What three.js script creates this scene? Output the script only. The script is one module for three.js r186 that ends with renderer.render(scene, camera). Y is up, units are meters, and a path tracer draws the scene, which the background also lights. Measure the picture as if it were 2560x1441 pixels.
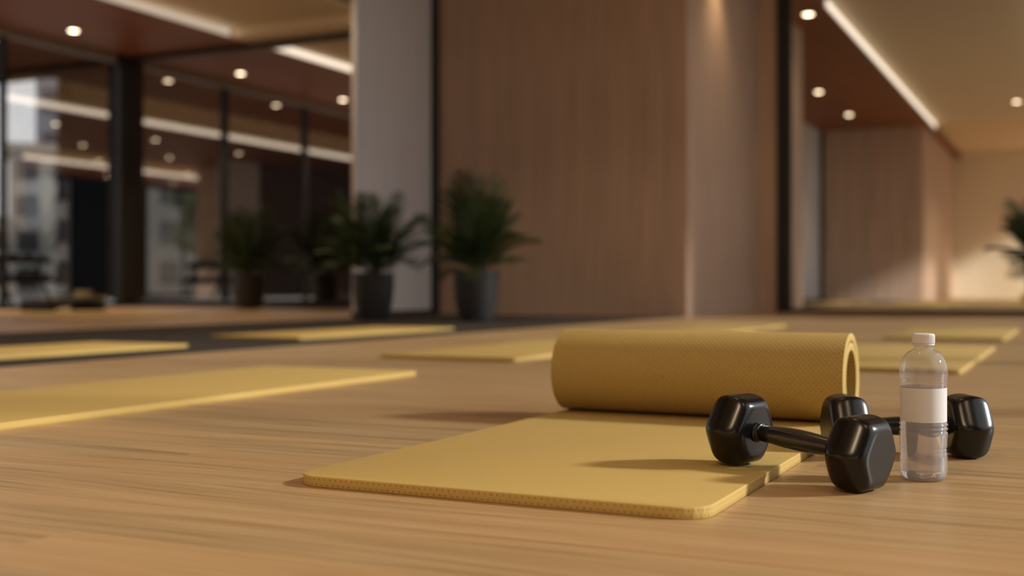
import * as THREE from 'three';
import { mergeGeometries, toCreasedNormals } from 'three/addons/utils/BufferGeometryUtils.js';
import { RoundedBoxGeometry } from 'three/addons/geometries/RoundedBoxGeometry.js';
import { RectAreaLightUniformsLib } from 'three/addons/lights/RectAreaLightUniformsLib.js';

/* ------------------------------------------------------------------ camera, sky, sun, exposure */
const scene = new THREE.Scene();
const camera = new THREE.PerspectiveCamera(27.72, 2560 / 1441, 0.05, 400);
camera.position.set(0, 0.295, 0);
camera.rotation.set(0, THREE.MathUtils.degToRad(25.9), 0);
camera.focus = 1.8;
camera.userData.fStop = 2.35;

const renderer = new THREE.WebGLRenderer({ antialias: true });
renderer.toneMapping = THREE.LinearToneMapping;
renderer.toneMappingExposure = 1.0;
renderer.shadowMap.enabled = true;
RectAreaLightUniformsLib.init();

scene.background = new THREE.Color().setRGB(1.16, 1.18, 1.2);          // hazy pale sky

const sun = new THREE.DirectionalLight(new THREE.Color().setRGB(1.0, 0.97, 0.92), 4.0);
{
  const el = THREE.MathUtils.degToRad(26), az = THREE.MathUtils.degToRad(25);   // low sun behind thin haze, through the windows on the right
  sun.position.set(Math.cos(el) * Math.cos(az) * 40, Math.sin(el) * 40, -Math.cos(el) * Math.sin(az) * 40 - 4);
  sun.target.position.set(0, 0, -4);
  sun.castShadow = true; sun.shadow.radius = 10; sun.shadow.mapSize.set(4096, 4096);
  Object.assign(sun.shadow.camera, { left: -18, right: 18, top: 14, bottom: -14, near: 1, far: 90 });
  scene.add(sun, sun.target);
}

/* ------------------------------------------------------------------ helpers */
let seed = 12345;
const rnd = () => { seed = (seed * 1664525 + 1013904223) >>> 0; return seed / 4294967296; };
const rr = (a, b) => a + (b - a) * rnd();
const used = {};
function numbered(n) { const k = used[n] = (used[n] ?? -1) + 1; return k ? `${n}_${String(k).padStart(3, '0')}` : n; }
function shadow(o) { o.traverse((m) => { if (m.isMesh) { m.castShadow = true; m.receiveShadow = true; } }); return o; }
function tag(o, label, category, group, kind) {
  if (label) o.userData.label = label;
  if (category) o.userData.category = category;
  if (group) o.userData.group = group;
  if (kind) o.userData.kind = kind;
  return o;
}
function mesh(name, g, m, parent = scene) {
  const o = new THREE.Mesh(g, m); o.name = parent === scene ? numbered(name) : name;
  o.castShadow = o.receiveShadow = true; parent.add(o); return o;
}
function thing(name, label, category, [x, y, z] = [0, 0, 0], turn = 0, group) {
  const o = new THREE.Group(); o.name = numbered(name); scene.add(o);
  o.position.set(x, y, z); o.rotation.y = turn;
  return tag(o, label, category, group);
}
function dup(root, [x, y, z], turn, label, group) {
  const r = root.clone(); r.name = numbered(root.name.replace(/_\d{3}$/, '')); scene.add(r);
  r.userData = { ...root.userData }; r.position.set(x, y, z); r.rotation.set(0, turn, 0);
  if (label) r.userData.label = label;
  if (group) r.userData.group = group;
  return r;
}
const struct = (name, g, m, parent = scene, label) => { const o = mesh(name, g, m, parent); if (parent === scene) tag(o, label, null, null, 'structure'); return o; };
// box from corner to corner, uv in metres (u along the longer horizontal side or x, v up)
function bx(x0, x1, y0, y1, z0, z1, off = [0, 0], swap = false) {
  const g = new THREE.BoxGeometry(x1 - x0, y1 - y0, z1 - z0);
  g.translate((x0 + x1) / 2, (y0 + y1) / 2, (z0 + z1) / 2);
  const p = g.attributes.position, n = g.attributes.normal, uv = g.attributes.uv;
  for (let i = 0; i < p.count; i++) {
    const ax = Math.abs(n.getX(i)), ay = Math.abs(n.getY(i));
    let u = ax > .5 ? p.getZ(i) : p.getX(i), v = ay > .5 ? p.getZ(i) : p.getY(i);
    if (swap) [u, v] = [v, u];
    uv.setXY(i, u + off[0], v + off[1]);
  }
  return g;
}
function lathe(pts, seg = 48) { return new THREE.LatheGeometry(pts.map(([r, y]) => new THREE.Vector2(r, y)), seg); }
function tube(pts, r, seg = 24, rad = 8) { return new THREE.TubeGeometry(new THREE.CatmullRomCurve3(pts.map((p) => new THREE.Vector3(...p))), seg, r, rad); }
const lin = (r, g, b) => new THREE.Color().setRGB(r, g, b);

/* ------------------------------------------------------------------ procedural textures */
function hash(i, j, s) { let h = (i * 374761393 + j * 668265263 + s * 2147483647) | 0; h = Math.imul(h ^ (h >>> 13), 1274126177); h ^= h >>> 16; return (h >>> 0) / 4294967296; }
function noise(x, y, px, py, s) {           // value noise, tiling with periods px, py
  const xi = Math.floor(x), yi = Math.floor(y), fx = x - xi, fy = y - yi;
  const sx = fx * fx * (3 - 2 * fx), sy = fy * fy * (3 - 2 * fy), w = (a, n) => ((a % n) + n) % n;
  const a = hash(w(xi, px), w(yi, py), s), b = hash(w(xi + 1, px), w(yi, py), s), c = hash(w(xi, px), w(yi + 1, py), s), d = hash(w(xi + 1, px), w(yi + 1, py), s);
  return a + (b - a) * sx + (c - a) * sy + (a - b - c + d) * sx * sy;
}
function dataTex(w, h, fn, srgb, repeat) {
  const d = new Uint8Array(w * h * 4);
  for (let j = 0; j < h; j++) for (let i = 0; i < w; i++) { const c = fn(i / w, j / h), k = (j * w + i) * 4; d[k] = c[0]; d[k + 1] = c[1]; d[k + 2] = c[2]; d[k + 3] = 255; }
  const t = new THREE.DataTexture(d, w, h); t.wrapS = t.wrapT = THREE.RepeatWrapping; t.magFilter = THREE.LinearFilter; t.minFilter = THREE.LinearMipmapLinearFilter; t.generateMipmaps = true;
  if (srgb) t.colorSpace = THREE.SRGBColorSpace;
  if (repeat) t.repeat.set(...repeat);
  t.needsUpdate = true; return t;
}
const mix3 = (a, b, t) => a.map((x, i) => x + (b[i] - x) * t), cl = (x) => Math.max(0, Math.min(1, x));
// grain runs along u. Cell counts are per tile.
function wood(w, h, dark, mid, light, s, [uw, vw] = [3, 10], contrast = 1, repeat) {
  return dataTex(w, h, (u, v) => {
    const bend = (noise(u * 4, v * 6, 4, 6, s) - .5) * .05 + (noise(u * 9, v * 14, 9, 14, s + 9) - .5) * .012, vv = v + bend;
    const broad = noise(u * uw, vv * vw, uw, vw, s + 1), band = noise(u * uw * 2, vv * vw * 4, uw * 2, vw * 4, s + 2);
    const fine = noise(u * uw * 3, vv * vw * 14, uw * 3, vw * 14, s + 3), hair = noise(u * uw * 10, vv * vw * 40, uw * 10, vw * 40, s + 4);
    let t = .5 + contrast * ((broad - .5) * .30 + (band - .5) * .34 + (fine - .5) * .50 + (hair - .5) * .26);
    const streak = cl((noise(u * uw * 2, vv * vw * 9, uw * 2, vw * 9, s + 5) - .74) * 5) * .42 * contrast;   // occasional dark vessel lines
    t = cl(t - streak);
    const c = t < .5 ? mix3(dark, mid, t * 2) : mix3(mid, light, t * 2 - 1);
    return c.map((x, i) => cl(x / 255 + (broad - .5) * [.035, -.005, -.02][i]) * 255);
  }, true, repeat);
}
const texFloor = wood(2048, 1024, [140, 109, 71], [171, 141, 99], [186, 158, 116], 3, [3, 9], .66, [1 / 2.4, 1 / 1.2]);
const texWall = wood(1024, 512, [180, 148, 126], [207, 178, 154], [218, 195, 175], 31, [2, 12], .9, [1 / 2.6, 1 / .9]);
const texPale = wood(512, 512, [204, 204, 206], [216, 216, 218], [224, 224, 226], 57, [2, 14], .8, [1 / 2.4, 1 / .8]);
const texSoffit = wood(512, 512, [124, 73, 41], [141, 86, 51], [153, 100, 63], 71, [2, 8], .7, [1 / 3, 1 / 1.5]);
const dots = (r, soft) => (u, v) => {
  let d = 9; for (const [a, b] of [[.25, .25], [.75, .75]]) { const du = Math.abs(u - a), dv = Math.abs(v - b); d = Math.min(d, Math.hypot(Math.min(du, 1 - du), Math.min(dv, 1 - dv))); }
  const k = cl((d - r) / soft), s = k * k * (3 - 2 * k); return [s * 255, s * 255, s * 255];
};
const texDots = dataTex(64, 64, dots(.10, .14), false, [1 / .0062, 1 / .0062]);
const texDotsRoll = dataTex(64, 64, dots(.11, .15), false, [1 / .0105, 1 / .0105]);
const texDotsSide = dataTex(64, 64, (u, v) => { const k = cl((Math.min(Math.hypot(u - .25, (v - .27) * 1.74), Math.hypot(u - .75, (v - .73) * 1.74)) - .07) / .10), s = 255 * (1 - k * k * (3 - 2 * k)); return [s, s, s]; }, false, [1 / .0095, 1 / .0165]);
const texRib = dataTex(64, 8, (u) => { const s = .5 + .5 * Math.sin(u * Math.PI * 2); return [s * 255, s * 255, s * 255]; }, false, [1 / .02, 1]);

/* ------------------------------------------------------------------ materials */
const M = {
  floor: new THREE.MeshStandardMaterial({ map: texFloor, roughness: .42 }),
  sub: new THREE.MeshStandardMaterial({ color: lin(.12, .075, .045), roughness: .9 }),
  rubber: new THREE.MeshPhysicalMaterial({ specularIntensity: .25, color: lin(.040, .032, .026), roughness: .85, bumpMap: texRib, bumpScale: .0012 }),
  wall: new THREE.MeshStandardMaterial({ map: texWall, roughness: .5 }),
  pale: new THREE.MeshStandardMaterial({ map: texPale, roughness: .55 }),
  soffit: new THREE.MeshStandardMaterial({ map: texSoffit, roughness: .5 }),
  tray: new THREE.MeshStandardMaterial({ color: lin(.74, .62, .44), roughness: .9 }),
  cream: new THREE.MeshStandardMaterial({ color: lin(.82, .75, .58), roughness: .9 }),
  darkWall: new THREE.MeshPhysicalMaterial({ color: lin(.004, .004, .0045), roughness: .9, specularIntensity: .0 }),
  frame: new THREE.MeshStandardMaterial({ color: lin(.022, .021, .021), roughness: .5, metalness: .2 }),
  greyFrame: new THREE.MeshStandardMaterial({ color: lin(.36, .36, .37), roughness: .45 }),
  mirror: new THREE.MeshStandardMaterial({ color: lin(.80, .79, .77), roughness: .015, metalness: 1 }),
  tinted: new THREE.MeshStandardMaterial({ color: lin(.97, .95, .93), metalness: 1, roughness: .015, transparent: true, opacity: .34 }),
  glass: new THREE.MeshPhysicalMaterial({ color: 0xffffff, transmission: 1, thickness: 0, roughness: 0, ior: 1.45 }),
  mat: new THREE.MeshStandardMaterial({ color: lin(.53, .36, .10), roughness: .75, bumpMap: texDots, bumpScale: .0012 }),
  matRoll: new THREE.MeshStandardMaterial({ color: lin(.53, .36, .10), roughness: .75, bumpMap: texDotsRoll, bumpScale: .0030 }),
  matSide: new THREE.MeshStandardMaterial({ color: lin(.53, .36, .10), roughness: .75, bumpMap: texDotsSide, bumpScale: .0016 }),
  matPlain: new THREE.MeshStandardMaterial({ color: lin(.53, .36, .10), roughness: .75 }),
  black: new THREE.MeshPhysicalMaterial({ color: lin(.006, .0055, .005), roughness: .24, specularIntensity: .85 }),
  handle: new THREE.MeshPhysicalMaterial({ color: lin(.008, .008, .009), roughness: .26, clearcoat: .5, clearcoatRoughness: .1 }),
  matte: new THREE.MeshStandardMaterial({ color: lin(.014, .014, .015), roughness: .6 }),
  pet: new THREE.MeshPhysicalMaterial({ color: lin(.90, .89, .90), transmission: .88, thickness: 0, roughness: .0, ior: 1.4 }),
  water: new THREE.MeshPhysicalMaterial({ color: lin(.88, .86, .86), transmission: .84, thickness: .06, roughness: 0, ior: 1.33 }),
  label: new THREE.MeshStandardMaterial({ color: lin(.70, .69, .68), roughness: .6 }),
  cap: new THREE.MeshStandardMaterial({ color: lin(.72, .71, .71), roughness: .4 }),
  pot: new THREE.MeshStandardMaterial({ color: lin(.045, .043, .042), roughness: .55 }),
  soil: new THREE.MeshStandardMaterial({ color: lin(.03, .02, .013), roughness: 1 }),
  leaf: [[.030, .062, .012], [.040, .078, .016], [.022, .046, .010]].map((c) => new THREE.MeshPhysicalMaterial({ color: lin(...c), roughness: .55, side: THREE.DoubleSide })),
  stem: new THREE.MeshStandardMaterial({ color: lin(.05, .07, .02), roughness: .7 }),
  led: new THREE.MeshStandardMaterial({ color: lin(.8, .8, .8), emissive: lin(1, .84, .68), emissiveIntensity: .4 }),
  lamp: new THREE.MeshStandardMaterial({ color: lin(.8, .8, .8), emissive: lin(1, .80, .53), emissiveIntensity: 14 }),
  trimRing: new THREE.MeshStandardMaterial({ color: lin(.10, .07, .05), roughness: .5 }),
  pavement: new THREE.MeshStandardMaterial({ color: lin(.22, .21, .20), roughness: .95 }),
  concrete: new THREE.MeshStandardMaterial({ color: lin(.30, .29, .27), roughness: .9 }),
  stone: new THREE.MeshStandardMaterial({ color: lin(.42, .38, .31), roughness: .9 }),
  slate: new THREE.MeshStandardMaterial({ color: lin(.16, .18, .22), roughness: .5 }),
  bWindow: new THREE.MeshStandardMaterial({ color: lin(.03, .035, .045), roughness: .15 }),
  crown: new THREE.MeshStandardMaterial({ color: lin(.035, .05, .018), roughness: .95 }),
  bark: new THREE.MeshStandardMaterial({ color: lin(.05, .035, .025), roughness: .95 }),
};

/* ------------------------------------------------------------------ the room */
const XL = -13.75, XR = 2.2, ZF = -14.15, ZB = 7.2;      // mirror wall, window wall, far mirror plane, wall behind the camera
const HS = 3.985, HT = 4.115;                            // soffit and tray heights

// floor: strip-wood planks along x
{
  const fl = struct('floor', bx(XL - .2, XR + .2, -.25, -.014, ZF - .2, ZB + .2), M.sub, scene, 'oiled light wood plank floor of the studio');
  const PW = .168, PL = 3.6, G = .0007, far = [];
  const variants = [];
  for (let k = 0; k < 14; k++) variants.push(bx(0, PL - G, -.014, 0, 0, PW - G, [rr(0, 2.4), Math.floor(rr(0, 7)) * PW + rr(0, .02)]));
  const NR = Math.ceil((ZB - ZF) / PW), near = [];
  for (let r = 0; r < NR; r++) {
    const z = ZF + r * PW; let x = XL - rnd() * PL;
    while (x < XR) {
      const v = Math.floor(rnd() * variants.length), x0 = Math.max(x, XL), x1 = Math.min(x + PL, XR), full = x0 === x && x1 === x + PL;
      const cx = (x0 + x1) / 2, cz = z + PW / 2, dd = -cx * .4368 - cz * .8996, lat = cx * .8996 - cz * .4368;
      const seen = dd > .6 && dd < 4.6 && Math.abs(lat) < dd * .44 + 1.2;
      if (seen && full) near.push([v, x, z]);
      else if (x1 > x0 + .01) { const g = bx(x0, x1 - G, -.014, 0, z, Math.min(z + PW, ZB) - G, [v * .37 + rnd(), Math.floor(rnd() * 7) * PW]); far.push(g); }
      x += PL;
    }
  }
  near.forEach(([v, x, z], i) => { const o = mesh(i ? `plank_${String(i).padStart(3, '0')}` : 'plank', variants[v], M.floor, fl); o.position.set(x, 0, z); });
  const f = mesh('plank_field', mergeGeometries(far), M.floor, fl); f.userData.kind = 'stuff';
  // dark ribbed rubber runner let into the floor between the two wood blocks
  struct('trim_1', bx(-6.3, -3.6, -.004, .004, ZF + 2.78, 1.2), M.rubber, scene, 'dark rubber floor strip running between the wood-clad blocks');
}

// ceiling: wood soffits round two shallow cream trays
{
  const c = struct('ceiling', bx(XL - .2, XR + .2, HT, HT + .2, ZF - .2, ZB + .2), M.tray, scene, 'beige tray ceiling with dark wood soffits');
  const sof = (x0, x1, z0, z1) => struct('ceiling_soffit', bx(x0, x1, HS, HT - .0005, z0, z1, [0, 0], true), M.soffit, scene, 'dark wood soffit beside the beige ceiling trays');
  sof(XL - .2, -11.25, ZF - .2, ZB + .2); sof(-8.5, -3.02, ZF - .2, ZB + .2); sof(-.4, XR + .2, ZF - .2, ZB + .2);
  sof(-11.25, -8.5, ZF - .2, ZF + .46); mesh('tray_end', bx(-11.24, -8.51, HS - .004, HT, ZF + .1, ZF + .475), M.tray, c); sof(-11.25, -8.5, 6.4, ZB + .2);
}
function ledStrip(x, z0, z1, dir, label) {
  const t = thing('led_strip_light', label, 'light', [x, HS + .065, (z0 + z1) / 2], 0, 'LED strips in the ceiling trays');
  const L = z1 - z0;
  mesh('channel', bx(dir > 0 ? .0 : -.012, dir > 0 ? .012 : 0, -.062, .062, -L / 2, L / 2), M.trimRing, t);
  mesh('diffuser', bx(dir > 0 ? .012 : -.024, dir > 0 ? .024 : -.012, -.055, .055, -L / 2 + .01, L / 2 - .01), M.led, t);
  const a = new THREE.RectAreaLight(lin(1, .86, .70), 1.0, L, .11); a.position.set(dir * .035, 0, 0); a.rotation.y = dir > 0 ? -Math.PI / 2 : Math.PI / 2;
  a.rotation.y += Math.PI; if (dir > 0) a.rotation.y = -Math.PI / 2; else a.rotation.y = Math.PI / 2;
  t.add(a);
}
ledStrip(-11.25, ZF + .5, 6.3, 1, 'LED strip along the mirror-side edge of the left ceiling tray');
ledStrip(-8.5, ZF + .5, 6.3, -1, 'LED strip on the hidden right edge of the left ceiling tray');
ledStrip(-3.02, -12.7, .4, 1, 'LED strip on the soffit edge above the wood block, seen in the right mirror');
ledStrip(-.4, -13.6, 6.6, -1, 'LED strip on the window-side edge of the right ceiling tray');

// walls behind the mirrors and behind the camera
struct('wall_left', mergeGeometries([bx(XL - .25, XL - .03, HS, HT + .2, ZF - .25, ZB + .25), bx(XL - .25, XL - .03, -.25, 0, ZF - .25, ZB + .25)]), M.darkWall, scene, 'dark beams above and below the left glass panes');
struct('wall_far', bx(XL - .25, XR + .25, -.25, HT + .2, ZF - .25, ZF - .03), M.darkWall, scene, 'dark wall carrying the far mirrors');
struct('wall_back', bx(XL - .25, XR + .25, -.25, HT + .2, ZB, ZB + .22), M.cream, scene, 'cream wall seen in the right mirror');

// vertical boards on a wood-clad face. axis 'x': face looks to +z at z=p; axis 'z': face looks to +x at x=p
const boardV = [];
function boards(parent, axis, p, a, b, mat = M.wall, W = .1225) {
  const n = Math.max(1, Math.round(Math.abs(b - a) / W)), w = Math.abs(b - a) / n, key = w.toFixed(4) + mat.uuid;
  boardV[key] ??= Array.from({ length: 5 }, () => bx(-w / 2 + .0015, w / 2 - .0015, 0, HS - .002, -.018, 0, [rr(0, .9), rr(0, 2.6)], true));
  for (let i = 0; i < n; i++) {
    const o = mesh('board', boardV[key][Math.floor(rnd() * 5)], mat, parent), q = Math.min(a, b) + w * (i + .5);
    if (axis === 'x') o.position.set(q, 0, p + .018); else { o.position.set(p + .018, 0, q); o.rotation.y = Math.PI / 2; }
  }
}
// uv of a board: u must follow the height; bx(swap) gives u = y, v = x
{
  const b1 = struct('wall_center', mergeGeometries([bx(-6.5, -3.588, 0, HS, ZF, -11.418), bx(-3.588, -3.29, 0, HS, ZF - .03, ZF - .018)]), M.sub, scene, 'wood-clad block with vertical boards in the middle of the far end');
  boards(b1, 'x', -11.418, -6.5, -3.57);
  boards(b1, 'z', -3.588, ZF, -11.4);
  boards(b1, 'x', ZF - .018, -3.57, -3.29);
  struct('trim_2', bx(-3.29, -3.225, 0, HS, ZF - .03, ZF + .05), M.frame, scene, 'dark metal corner trim beside the right mirror');
  // pale fin standing out from the block
  const fin = struct('wall_fin', bx(-6.56, -6.505, .055, HS, -11.395, -9.83, [0, 0], true), M.pale, scene, 'pale greyish panel standing out beside the wood block');
  mesh('base_rail', bx(-6.565, -6.49, 0, .055, -11.395, -9.83), M.frame, fin);
  struct('trim_3', bx(-6.51, -6.44, 0, HS, -11.398, -11.33), M.frame, scene, 'dark vertical trim between the pale panel and the wood block');
  const b2 = struct('wall_rear_block', bx(-5.5, -3.218, 0, HS, -.282, ZB), M.sub, scene, 'second wood-clad block behind the camera, seen in the right mirror');
  // its boards look to -z and +x
  const m = mesh('face', bx(-5.5, -3.2, 0, HS, -.30, -.282, [0, 0], true), M.wall, b2); m.userData.label = 'wood-clad front face';
  boards(b2, 'z', -3.218, -.3, ZB, M.wall, .3);
  const f2 = struct('wall_rear_fin', bx(-5.56, -5.5, .055, HS, -2.1, -.302, [0, 0], true), M.pale, scene, 'pale panel beside the second wood block in the right mirror');
  mesh('base_rail', bx(-5.565, -5.49, 0, .055, -2.1, -.302), M.frame, f2);
  struct('trim_4', bx(-5.5, -5.42, 0, HS, -.37, -.302), M.frame, scene, 'dark vertical trim at the second wood block');
}

// mirrors
function mirrorWall(name, label, axis, p, stops, top, bottom, headMat, paneMat = M.mirror, category = 'mirror') {     // axis 'z': looks to +x at x=p; axis 'x': looks to +z at z=p
  const t = thing(name, label, category);
  const B = (a, b, y0, y1, d) => axis === 'z' ? bx(p, p + d, y0, y1, a, b) : bx(a, b, y0, y1, p, p + d);
  const a = stops[0], b = stops[stops.length - 1];
  for (let i = 0; i + 1 < stops.length; i++) mesh('pane', axis === 'z' ? bx(p - .012, p, bottom, HS - top, stops[i], stops[i + 1]) : bx(stops[i], stops[i + 1], bottom, HS - top, p - .012, p), paneMat, t);
  mesh('head_rail', B(a, b, HS - top, HS, .05), headMat, t);
  mesh('bottom_rail', B(a, b, 0, bottom, .045), M.frame, t);
  stops.forEach((s, i) => { const e = i === 0 ? s : i === stops.length - 1 ? s - .1 : s - .05; mesh('mullion', B(e, e + .1, bottom, HS - top, .05), M.frame, t); });
  return t;
}
const zs = []; for (let z = ZF; z < ZB - 1; z += 2.4) zs.push(+z.toFixed(3)); zs.push(ZB);
mirrorWall('glazed_wall', 'run of tall dark-framed mirrored glass panes along the left side', 'z', XL, zs, .12, .07, M.greyFrame, M.tinted, 'glass wall');
mirrorWall('mirror_wall', 'far-end mirror between the corner post and the pale panel', 'x', ZF, [XL, -6.57], .075, .11, M.frame);
mirrorWall('mirror_wall', 'wide mirror with a thin dark frame right of the wood block', 'x', ZF, [-3.225, XR], .075, .05, M.frame);
{
  const c = struct('trim_5', bx(XL, XL + .13, 0, HS - .002, ZF, ZF + .25), M.frame, scene, 'dark corner post where the left and far mirrors meet');
}

// window wall on the right
{
  const cols = [[ZF, -.15], [3.3, ZB]], t = struct('wall_right', mergeGeometries([bx(XR, XR + .22, -.25, HT + .2, -.15, 3.3), bx(XR, XR + .22, HS - .06, HT + .2, ZF - .25, ZB + .25), bx(XR, XR + .22, -.25, .02, ZF - .25, ZB + .25)]), M.darkWall, scene, 'dark wall between the windows on the right');
  let n = 0;
  for (const [z0, z1] of cols) {
    const k = Math.round((z1 - z0) / 2.0), w = (z1 - z0) / k;
    for (let i = 0; i < k; i++) {
      const a = z0 + i * w, b = a + w; n++;
      const win = struct(`window_${n}`, bx(XR + .09, XR + .10, .08, HS - .12, a + .04, b - .04), M.glass, scene, 'tall window pane in the right wall');
      mesh('window_frame', mergeGeometries([bx(XR + .05, XR + .15, .02, HS - .06, a, a + .04), bx(XR + .05, XR + .15, .02, HS - .06, b - .04, b), bx(XR + .05, XR + .15, .02, .08, a, b), bx(XR + .05, XR + .15, HS - .12, HS - .06, a, b)]), M.frame, win);
    }
  }
}

/* ------------------------------------------------------------------ downlights */
{
  const proto = () => {
    const t = new THREE.Group();
    mesh('trim_ring', new THREE.TorusGeometry(.078, .009, 8, 32).rotateX(Math.PI / 2).translate(0, -.004, 0), M.trimRing, t);
    mesh('lens', lathe([[0, -.016], [.045, -.013], [.068, -.004], [.07, 0]].map(([r, y]) => [Math.max(r, .0001), y]), 32), M.lamp, t);
    return t;
  };
  const zz = [-12.3, -9.2, -6.05, -2.85, .3, 3.4];
  const list = [];
  zz.forEach((z, i) => list.push([-12.95, HS, z, `ceiling downlight over the left mirrors, number ${['one', 'two', 'three', 'four', 'five', 'six'][i]} from the far corner post`, 28]));
  [-9.2, -6.05, -2.85].forEach((z, i) => { for (const [x, w] of [[-6.85, 'left'], [-4.4, 'right']]) list.push([x, HS, z, `ceiling downlight above the ${w} edge of the dark floor strip, ${['nearest the wood block', 'in mid room', 'furthest from the wood block'][i]}`]); });
  list.push([-3.28, HS, -12.42, 'ceiling downlight tucked in the corner of the wood block and the right mirror', 4]);
  [.3, 3.4, 6.0].forEach((z, i) => list.push([1.1, HS, z, `ceiling downlight behind the camera near the windows, ${['first', 'second', 'third'][i]} from the camera`, i ? 16 : 9]));  // added out of view as warm fill from behind the camera
  list.push([-1.15, HT, -2.3, 'ceiling downlight set in the right beige tray', 3]);
  list.push([-10.4, HT, -2.3, 'ceiling downlight set in the left beige tray']);
  list.push([-.9, HT, 1.9, 'unseen fill downlight added in the right beige tray just behind the camera', 34, 1.1]);  // added fill lamp, out of view, lights the front of the roll
  list.push([-.9, HT, 5.4, 'ceiling downlight in the right beige tray close to the cream wall', 42]);  // added out of view to brighten the cream wall and its bounce
  list.push([-9.9, HT, -10.4, 'ceiling downlight in the left beige tray close to the far-end mirror', 22]);  // added where no view catches it, brightens the left floor
  for (const [x, y, z, label, power, cone = .85] of list) {
    const t = proto(); t.name = numbered('ceiling_downlight'); t.position.set(x, y, z); scene.add(t);
    tag(t, label, 'ceiling light', 'round ceiling downlights');
    const s = new THREE.SpotLight(lin(1, .74, .46), power ?? 10, 0, cone, .8, 2); s.position.set(0, -.03, 0); s.target.position.set(0, -4, 0); s.shadow.radius = 3; s.castShadow = true; t.add(s, s.target);
  }
}

/* ------------------------------------------------------------------ yoga mats */
const MT = .016, MW = .636;
function matShape(w, l, r, square = false) {       // in x / -z, front edge at z=0
  const s = new THREE.Shape(), x = w / 2;
  s.moveTo(-x + r, 0); s.lineTo(x - r, 0); s.absarc(x - r, r, r, -Math.PI / 2, 0, false);
  if (square) { s.lineTo(x, l); s.lineTo(-x, l); }
  else { s.lineTo(x, l - r); s.absarc(x - r, l - r, r, 0, Math.PI / 2, false); s.lineTo(-x + r, l); s.absarc(-x + r, l - r, r, Math.PI / 2, Math.PI, false); }
  s.lineTo(-x, r); s.absarc(-x + r, r, r, Math.PI, Math.PI * 1.5, false);
  return s;
}
function matGeo(w, l, r, square) {
  const b = .0018;
  let g = new THREE.ExtrudeGeometry(matShape(w - 2 * b, l - (square ? b : 2 * b), r, square), { depth: MT - 2 * b, bevelEnabled: true, bevelThickness: b, bevelSize: b, bevelSegments: 3, curveSegments: 14 });
  // side uv: distance round the edge, height over the thickness
  g.rotateX(-Math.PI / 2); g.translate(0, b, -b);
  const groups = g.groups.map((q) => ({ ...q }));
  const p = g.attributes.position, uv = g.attributes.uv;
  const q = groups[1];
  for (let i = q.start; i < q.start + q.count; i++) {
    const x = p.getX(i), z = p.getZ(i), y = p.getY(i);
    uv.setXY(i, x > 0 ? x - z : x + z, y);                     // runs on round the corners
  }
  const out = toCreasedNormals(g, .6); out.clearGroups(); groups.forEach((k) => out.addGroup(k.start, k.count, k.materialIndex));
  return out;
}
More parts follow.
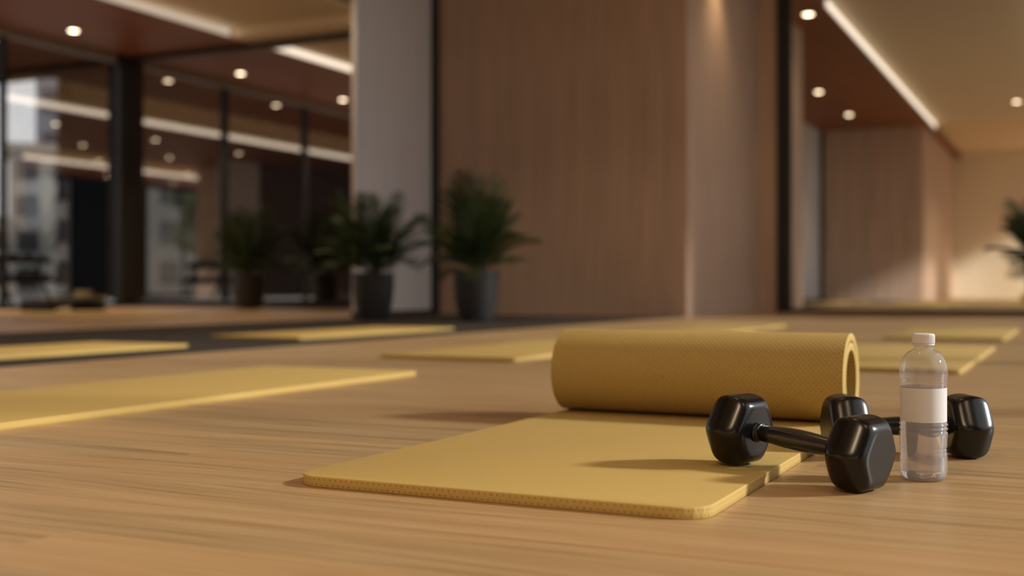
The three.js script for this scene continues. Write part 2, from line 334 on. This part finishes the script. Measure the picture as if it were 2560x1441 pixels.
{
  // the half-rolled mat in front
  const L = 1.045, t = thing('half_rolled_yoga_mat', 'thick yellow dotted exercise mat, rolled up at its far end, behind the dumbbells', 'mat', [-.742, 0, -1.428]);
  mesh('flat_section', matGeo(MW, L, .042, true), [M.mat, M.matSide], t);
  // roll: a spiral of the same sheet
  const RO = .1055, gap = .0030, A1 = Math.PI * 2 * 1.93, N = 220, W = MW / 2, b = .0014;
  const pos = [], nor = [], uv = [], idxO = [], idxS = [];
  const prof = [];
  let s = 0, last = null;
  for (let i = 0; i <= N; i++) {
    const a = A1 * i / N, r = RO - MT / 2 - (MT + gap) * a / (2 * Math.PI);
    const nz = Math.sin(a), ny = -Math.cos(a);              // outward; a=0 is down, then to the back (-z), up, front
    const cz = -L - nz * r, cy = RO + ny * r;
    if (last) s += Math.hypot(cz - last[0], cy - last[1]); last = [cz, cy];
    prof.push({ cz, cy, nz: -nz, ny, s });
  }
  const V = (x, y, z, n, u, v) => { pos.push(x, y, z); nor.push(...n); uv.push(u, v); return pos.length / 3 - 1; };
  const surf = (sgn) => {
    const base = pos.length / 3;
    prof.forEach((q) => { for (const x of [-W, W]) V(x, q.cy + sgn * q.ny * MT / 2, q.cz + sgn * q.nz * MT / 2, [0, sgn * q.ny, sgn * q.nz], x, q.s); });
    for (let i = 0; i < N; i++) { const k = base + i * 2; sgn > 0 ? idxO.push(k, k + 2, k + 1, k + 1, k + 2, k + 3) : idxO.push(k, k + 1, k + 2, k + 1, k + 3, k + 2); }
  };
  surf(1); surf(-1);
  for (const sx of [-1, 1]) {                                // rounded rims
    const K = 6, base = pos.length / 3;
    prof.forEach((q) => { for (let k = 0; k <= K; k++) { const f = -1 + 2 * k / K, bul = (1 - f * f) * .0015, n = new THREE.Vector3(sx, f * .45 * q.ny, f * .45 * q.nz).normalize(); V(sx * (W + bul), q.cy + f * q.ny * MT / 2, q.cz + f * q.nz * MT / 2, [n.x, n.y, n.z], q.s, (f + 1) / 2 * MT); } });
    for (let i = 0; i < N; i++) for (let k = 0; k < K; k++) { const p0 = base + i * (K + 1) + k, p1 = p0 + K + 1; sx > 0 ? idxS.push(p0, p0 + 1, p1, p1, p0 + 1, p1 + 1) : idxS.push(p0, p1, p0 + 1, p1, p1 + 1, p0 + 1); }
  }
  { const q = prof[N], d = V(-W, q.cy + q.ny * MT / 2, q.cz + q.nz * MT / 2, [0, q.nz, -q.ny], 0, 0); V(W, q.cy + q.ny * MT / 2, q.cz + q.nz * MT / 2, [0, q.nz, -q.ny], MW, 0); V(-W, q.cy - q.ny * MT / 2, q.cz - q.nz * MT / 2, [0, q.nz, -q.ny], 0, MT); V(W, q.cy - q.ny * MT / 2, q.cz - q.nz * MT / 2, [0, q.nz, -q.ny], MW, MT); idxS.push(d, d + 1, d + 2, d + 2, d + 1, d + 3); }
  const g = new THREE.BufferGeometry();
  g.setAttribute('position', new THREE.Float32BufferAttribute(pos, 3)); g.setAttribute('normal', new THREE.Float32BufferAttribute(nor, 3)); g.setAttribute('uv', new THREE.Float32BufferAttribute(uv, 2));
  g.setIndex([...idxO, ...idxS]); g.addGroup(0, idxO.length, 0); g.addGroup(idxO.length, idxS.length, 1);
  mesh('rolled_section', g, [M.matRoll, M.matPlain], t);

  const fg = matGeo(MW, 1.8, .02, false);
  const spots = [
    [-2.32, -1.60, 'yellow mat lying nearest on the left, cut by the left edge of the picture', 0],
    [-2.33, -4.17, 'yellow mat just left behind the rolled mat', 0],
    [-2.32, -7.10, 'yellow mat behind the top of the roll, close to the wood block', 0],
    [-4.24, -2.66, 'yellow mat on the dark floor strip, cut by the left edge of the picture', .004],
    [-4.22, -5.33, 'yellow mat on the dark floor strip in front of the two palms', .004],
    [-.68, -4.24, 'yellow mat on the right, directly behind the water bottle', 0],
    [-.69, -6.95, 'yellow mat on the right, second behind the bottle towards the mirror', 0],
    [-8.6, -7.75, 'yellow mat beyond the dark floor strip, nearer the pale panel', 0],
    [-8.6, -4.95, 'yellow mat beyond the dark floor strip, far left', 0],
    [-10.5, -8.4, 'yellow mat beyond the strip beside the black step platform', 0],
  ];
  for (const [x, z, label, y] of spots) {
    const o = mesh('yoga_mat', fg, [M.mat, M.matSide]); o.position.set(x, y, z); tag(o, label, 'mat', 'yellow mats laid out in rows');
  }
}

/* ------------------------------------------------------------------ dumbbells */
const HEXR = .0545, HL = .034, SEP = .209;
function hexHead() {
  const prof = [[HL, 0], [HL, .30], [HL, .60], [HL * .996, .66], [HL * .98, .715], [HL * .945, .77], [HL * .885, .823], [HL * .80, .87], [HL * .69, .91], [HL * .56, .943], [HL * .42, .969], [HL * .26, .988], [HL * .12, .997], [0, 1]];
  const full = [...prof, ...prof.slice(0, -1).reverse().map(([x, s]) => [-x, s])], SEG = 144, pos = [], idx = [];
  const hexr = (f, p) => { let q = 0; for (let k = 0; k < 3; k++) q += Math.abs(Math.cos(f - Math.PI / 2 - k * Math.PI / 3)) ** p; return HEXR / q ** (1 / p); };
  full.forEach(([x, s]) => {
    const p = 26 - 18 * Math.min(1, Math.abs(x) / HL) ** 2;
    for (let i = 0; i < SEG; i++) { const f = i / SEG * Math.PI * 2, r = hexr(f, p) * s * (s < .9 ? 1 : 1); pos.push(x, Math.sin(f) * r, Math.cos(f) * r); }
  });
  for (let j = 0; j + 1 < full.length; j++) for (let i = 0; i < SEG; i++) { const a = j * SEG + i, b = j * SEG + (i + 1) % SEG, c = a + SEG, d = b + SEG; idx.push(a, b, c, b, d, c); }
  const g = new THREE.BufferGeometry(); g.setAttribute('position', new THREE.Float32BufferAttribute(pos, 3)); g.setIndex(idx); g.computeVertexNormals();
  return g;
}
const headGeo = hexHead();
const handleGeo = (() => {
  const half = SEP / 2 - HL + .004, p = [];
  for (let i = 0; i <= 40; i++) { const t = -1 + i / 20, k = Math.cos(t * Math.PI / 2) ** 1.3; p.push([.0118 + .0048 * k, t * half]); }
  return lathe(p, 40).rotateZ(-Math.PI / 2);
})();
const collarGeo = lathe([[.010, 0], [.0160, 0], [.0165, .0010], [.0160, .0024], [.0146, .0029], [.0146, .0042], [.0153, .0048], [.0153, .0060], [.0140, .0074], [.0115, .0084]], 36);
function dumbbell(label, category = 'dumbbell') {
  const t = thing('dumbbell', label, category, [0, 0, 0], 0, 'black hexagonal dumbbells');
  for (const s of [-1, 1]) {
    const h = mesh('weight_head', headGeo, M.black, t); h.position.set(s * SEP / 2, HEXR, 0);
    const c = mesh('collar', collarGeo, M.handle, t); c.position.set(s * (SEP / 2 - HL + .0005), HEXR, 0); c.rotation.z = s * Math.PI / 2;
  }
  const hd = mesh('handle', handleGeo, M.handle, t); hd.position.y = HEXR;
  return t;
}
function place(o, [x0, y0, z0], [x1, y1, z1]) {           // from head centre to head centre, heights of the undersides
  o.position.set((x0 + x1) / 2, (y0 + y1) / 2, (z0 + z1) / 2);
  o.rotation.set(0, 0, 0); o.rotation.order = 'YZX';
  o.rotation.y = Math.atan2(-(z1 - z0), x1 - x0); o.rotation.z = Math.asin((y1 - y0) / SEP);
}
const db1 = dumbbell('black hexagonal dumbbell in front, one head resting on the yellow mat');
place(db1, [-.488, .0185, -1.8196], [-.2895, .001, -1.749]);
const db2 = db1.clone(); db2.name = numbered('dumbbell'); scene.add(db2);
db2.userData = { ...db1.userData, label: 'black hexagonal dumbbell on the floor behind the water bottle' };
place(db2, [-.366, 0, -2.085], [-.180, 0, -2.176]);

/* ------------------------------------------------------------------ water bottle */
{
  const t = thing('water_bottle', 'clear plastic water bottle with blank white label and white cap, beside the dumbbells', 'bottle', [-.216, 0, -1.896]);
  const body = [[.0001, .006], [.012, .0045], [.02, .0012], [.026, .0003], [.0305, .002], [.0335, .006], [.035, .012], [.0354, .02], [.0352, .036], [.0347, .0415], [.0335, .0432], [.0335, .0448], [.0348, .0466], [.0335, .0485], [.0335, .0500], [.0349, .0520],
    [.0348, .061], [.0351, .064], [.0356, .067], [.0358, .0705], [.0355, .0735], [.0340, .0752], [.0340, .0766], [.0358, .0785], [.0358, .0803], [.0339, .082], [.0339, .0833], [.0357, .0850], [.0357, .0866], [.0341, .0884],
    [.0338, .092], [.0338, .1425], [.0345, .1445], [.0345, .151], [.0342, .1545], [.0352, .158], [.0357, .1625], [.0357, .167], [.0348, .1745], [.0338, .179], [.0318, .1844], [.0286, .1898], [.0247, .1945], [.0205, .1978], [.0170, .1997], [.0150, .2007], [.0143, .2018], [.0142, .2030], [.0142, .2100]];
  mesh('body', lathe(body, 72), M.pet, t);
  const inner = [[.0001, .0075], [.012, .006], [.02, .0028], [.0255, .002], [.0292, .0036], [.0316, .0075], [.0326, .0130], [.033, .022], [.033, .06], [.0331, .1]];
  const level = .1437; inner.push([.0331, level - .0006], [.0328, level], [.0001, level]);
  mesh('water', lathe(inner, 72), M.water, t);
  mesh('label', lathe([[.0338, .0905], [.03425, .0906], [.03425, .1422], [.0338, .1423]], 72), M.label, t).userData.label = 'blank white paper label';
  const cap = [];                                             // ribbed screw cap
  { const R = .0170, ribs = 60, S = ribs * 6, rows = [[0, .2095], [R - .0006, .2095], [R, .2101], [R, .2215], [R - .0004, .2232], [R - .0018, .2246], [R - .005, .2252], [0, .2252]], pos = [], idx = [];
    rows.forEach(([r, y], j) => { for (let i = 0; i < S; i++) { const f = i / S * Math.PI * 2, d = (j === 2 || j === 3) ? .00045 * (.5 + .5 * Math.cos(f * ribs)) : 0; pos.push(Math.cos(f) * Math.max(r - d, 1e-5), y, Math.sin(f) * Math.max(r - d, 1e-5)); } });
    for (let j = 0; j + 1 < rows.length; j++) for (let i = 0; i < S; i++) { const a = j * S + i, b = j * S + (i + 1) % S; idx.push(a, a + S, b, b, a + S, b + S); }
    const g = new THREE.BufferGeometry(); g.setAttribute('position', new THREE.Float32BufferAttribute(pos, 3)); g.setIndex(idx); g.setAttribute('uv', new THREE.Float32BufferAttribute(new Float32Array(pos.length / 3 * 2), 2));
    mesh('cap', toCreasedNormals(g, .5), M.cap, t);
    mesh('tamper_ring', lathe([[.0145, .2070], [.0163, .2070], [.0165, .2074], [.0165, .2088], [.0160, .2091], [.0145, .2091]], 48), M.cap, t); }
}

/* ------------------------------------------------------------------ potted palms */
const frondGeos = [0, 1, 2, 3].map((k) => {
  const droop = [.25, .6, 1.0, 1.45][k], L = 1, geos = [], pts = [];
  let x = 0, y = 0, a = 0; const N = 22;
  for (let i = 0; i <= N; i++) { pts.push([x, y, a]); x += Math.cos(a) * L / N; y += Math.sin(a) * L / N; a -= droop / N * (.4 + 1.2 * i / N); }
  const pos = [], idx = [];
  const leaf = (px, py, pa, side, len, w) => {
    const out = .62 + rr(-.08, .08), dirx = Math.cos(pa) * Math.cos(out), diry = Math.sin(pa) * Math.cos(out), dz = side * Math.sin(out), b = pos.length / 3, sag = -.35;
    const P = (f, o, lift) => pos.push(px + dirx * len * f - Math.sin(pa) * lift + Math.cos(pa) * o, py + diry * len * f + Math.cos(pa) * lift + sag * len * f * f * .6 + Math.sin(pa) * o, dz * len * f);
    P(0, 0, 0); P(.4, w, .0); P(.4, 0, w * .5); P(.4, -w, .0); P(.75, w * .6, 0); P(.75, -w * .6, 0); P(1, 0, 0);
    idx.push(b, b + 1, b + 2, b, b + 2, b + 3, b + 1, b + 4, b + 2, b + 2, b + 4, b + 5, b + 2, b + 5, b + 3, b + 4, b + 6, b + 5);
  };
  for (let i = 3; i <= N; i++) { const f = i / N, len = .42 * Math.sin(Math.PI * Math.min(1, .18 + .82 * f) * .93) + .05; for (const s of [-1, 1]) leaf(...pts[i], s, len, .017); }
  leaf(...pts[N], .05, .2, .015);
  const lg = new THREE.BufferGeometry(); lg.setAttribute('position', new THREE.Float32BufferAttribute(pos, 3)); lg.setIndex(idx); lg.computeVertexNormals();
  lg.setAttribute('uv', new THREE.Float32BufferAttribute(new Float32Array(pos.length / 3 * 2), 2));
  const tg = new THREE.TubeGeometry(new THREE.CatmullRomCurve3(pts.map(([a1, b1]) => new THREE.Vector3(a1, b1, 0))), 20, .007, 5); 
  return { leaves: lg, rachis: tg };
});
const potGeo = lathe([[.0001, 0], [.125, 0], [.137, .006], [.145, .02], [.168, .10], [.186, .20], [.197, .30], [.2, .40], [.2, .445], [.197, .45], [.186, .45], [.184, .44], [.182, .40], [.0001, .398]], 56);
const soilGeo = lathe([[.0001, .425], [.09, .423], [.15, .415], [.182, .405]], 32);
function palm(label, [x, z], s, turn, sd) {
  const keep = seed; seed = sd;
  const t = thing('potted_palm', label, 'plant', [x, 0, z], turn, 'palms in charcoal pots');
  mesh('pot', potGeo, M.pot, t); mesh('soil', soilGeo, M.soil, t);
  const n = 34;
  for (let i = 0; i < n; i++) {
    const k = i / n, el = 1.5 - 1.0 * k + rr(-.16, .16), az = i * 2.39996 + rr(-.3, .3), len = (.80 - .34 * k) * rr(.8, 1.12);
    const kind = Math.min(3, Math.floor(k * 3.2 + rr(0, .8))), fr = new THREE.Group(); fr.name = 'frond';
    const f = mesh('frond', frondGeos[kind].leaves, M.leaf[Math.floor(rnd() * 3)], t);
    mesh('leaf_stalk', frondGeos[kind].rachis, M.stem, f);
    f.position.set(Math.cos(az) * .04, .415 + rr(0, .05), -Math.sin(az) * .04);
    f.rotation.order = 'YZX'; f.rotation.set(rr(-.3, .3), az, el); f.scale.setScalar(len);
  }
  t.scale.setScalar(s); seed = keep; return t;
}
palm('potted palm in front of the pale panel, left of the pair', [-5.86, -9.14], .97, .3, 11);
palm('potted palm in front of the wood boards, right of the pair', [-4.76, -9.08], 1, 1.7, 22);
palm('potted palm far away in the shade before the far-end mirror', [-10.55, -13.2], 1.12, 2.6, 33);
palm('potted palm at the right edge of the picture before the wide mirror', [-.27, -12.75], 1.05, .9, 44);

/* ------------------------------------------------------------------ step platform and dumbbell rack by the mirrors */
{
  const t = thing('step_platform', 'low black aerobic step platform on the floor near the left mirrors', 'step', [-11.75, 0, -11.0], .08);
  mesh('deck', new RoundedBoxGeometry(.4, .055, 1.1, 4, .02).translate(0, .125, 0), M.matte, t);
  mesh('tread_pad', new RoundedBoxGeometry(.34, .01, 1.0, 3, .004).translate(0, .155, 0), M.matte, t);
  for (const s of [-1, 1]) mesh('foot', new RoundedBoxGeometry(.42, .1, .2, 4, .02).translate(0, .05, s * .44), M.matte, t);

  const r = thing('dumbbell_rack', 'black two-tier dumbbell rack with bent tube legs at the left mirrors', 'rack', [-13.32, 0, -11.75]);
  for (const s of [-1, 1]) {
    mesh('leg', tube([[.34, .02, s * .34], [.2, .06, s * .34], [.06, .25, s * .34], [-.06, .5, s * .34], [-.14, .74, s * .34]], .022, 30, 10), M.matte, r);
    mesh('foot', new RoundedBoxGeometry(.62, .04, .05, 3, .01).translate(.04, .02, s * .34), M.matte, r);
  }
  for (const [x, y] of [[.06, .39], [-.06, .67]]) {
    const tr = mesh('tray', mergeGeometries([bx(-.155, .155, -.012, .012, -.42, .42), bx(.143, .155, -.02, .05, -.42, .42), bx(-.155, -.143, -.02, .05, -.42, .42)]), M.matte, r); tr.position.set(x, y, 0);
  }
  let n = 0;
  for (const [x, y, tier] of [[.06, .402, 'lower'], [-.06, .682, 'upper']]) for (const z of [-.26, 0, .26]) {
    const d = db1.clone(); d.name = numbered('dumbbell'); scene.add(d); d.rotation.set(0, 0, 0); d.scale.setScalar(.92);
    d.position.set(-13.32 + x, y + .0015, -11.75 + z);
    d.userData = { label: `black dumbbell on the ${tier} tray of the rack, ${z < 0 ? 'at its far end' : z > 0 ? 'at its near end' : 'in the middle'}`, category: 'dumbbell', group: 'dumbbells on the rack' };
    n++;
  }
}

/* ------------------------------------------------------------------ outside the windows */
struct('ground', bx(XR + .25, 160, -.4, -.2, -90, 160), M.pavement, scene, 'paved street outside the windows');
function building(label, [x, z], w, d, h, mat, cols, floors, turn) {
  const t = thing('building', label, 'building', [x, -.2, z], turn);
  mesh('wall', bx(-w / 2, w / 2, 0, h, -d / 2, d / 2), mat, t);
  mesh('parapet', mergeGeometries([bx(-w / 2 - .2, w / 2 + .2, h, h + .5, -d / 2 - .2, d / 2 + .2)]), M.concrete, t);
  const g = bx(-.55 * w / cols / 2, .55 * w / cols / 2, 0, h / floors * .55, -.08, .04);
  const g2 = bx(-.08, .04, 0, h / floors * .55, -.55 * d / cols / 2, .55 * d / cols / 2);
  for (let f = 0; f < floors; f++) for (let c = 0; c < cols; c++) {
    const a = mesh('window', g, M.bWindow, t); a.position.set(-w / 2 + (c + .5) * w / cols, h / floors * (f + .25), -d / 2);
    const b = mesh('window', g2, M.bWindow, t); b.position.set(-w / 2, h / floors * (f + .25), -d / 2 + (c + .5) * d / cols);
  }
  return t;
}
building('grey concrete block reflected in the mirrored glass right of the corner post', [46, 46], 14, 16, 13, M.concrete, 4, 4, .1);
building('tall slate-blue office block reflected in the mirrored glass', [44, 26], 10, 12, 34, M.slate, 4, 11, .1);
building('pale stone block reflected beside the potted palm', [40, 66], 16, 14, 3.4, M.stone, 4, 1, .2);
mesh('sky_blocking_wall', bx(-41, -40, -.2, 11, 6, 70), M.darkWall).userData = { label: 'black wall added across the street to keep bright sky out of the mirrored glass', category: 'building' };  // invented black backing, blocks the sky behind the reflected panes
mesh('sky_blocking_wall', bx(-41, -40, -.2, 11, -90, -38), M.darkWall).userData = { label: 'black wall added across the street to keep the glass dark beside the corner post', category: 'building' };  // invented black backing, leaves only a gap of sky at the left
mesh('street_canopy', bx(-60, -22, 6.47, 7.9, -25, -23.5), M.darkWall).userData = { label: 'dark canopy edge across the top of the leftmost glass pane', category: 'canopy' };
building('pale concrete block with dark windows seen through the leftmost glass pane', [-53.7, -51.7], 8, 6, 8.2, M.concrete, 4, 4, 3.98);
building('slate-blue office tower seen through the leftmost glass pane', [-71.5, -70.9], 10, 8, 46, M.slate, 4, 14, 3.98);
building('low white block at the left edge of the leftmost glass pane', [-77.3, -62.5], 8, 6, 5.4, M.stone, 3, 2, 3.98);
struct('ground_left', bx(-160, XL - .26, -.4, -.2, -160, 90), M.pavement, scene, 'paved street outside the left glass panes');
function tree(label, [x, z], h, r, sd) {
  const keep = seed; seed = sd;
  const t = thing('street_tree', label, 'tree', [x, -.2, z], 0);
  mesh('trunk', tube([[0, 0, 0], [.1, h * .3, .05], [0, h * .6, -.1], [.1, h * .85, 0]], .16, 16, 8), M.bark, t);
  const parts = [];
  for (let i = 0; i < 26; i++) { const g = new THREE.IcosahedronGeometry(rr(.28, .55) * r, 2), p = g.attributes.position; for (let k = 0; k < p.count; k++) { const s = 1 + .3 * (noise(p.getX(k) * 3 + 20, p.getY(k) * 3 + p.getZ(k) * 2 + 20, 64, 64, 5) - .5); p.setXYZ(k, p.getX(k) * s, p.getY(k) * s, p.getZ(k) * s); } const a = rr(0, 6.28), q = rr(.1, .9) * r; g.translate(Math.cos(a) * q, h * rr(.45, 1.05), Math.sin(a) * q); g.computeVertexNormals(); parts.push(g); }
  mesh('crown', mergeGeometries(parts), M.crown, t); seed = keep;
}
tree('street tree outside the rear windows, dark against the sky', [16, 22], 6.5, 1.5, 101);
tree('second street tree outside the rear windows', [20, 30], 7.5, 1.7, 102);

renderer.render(scene, camera);
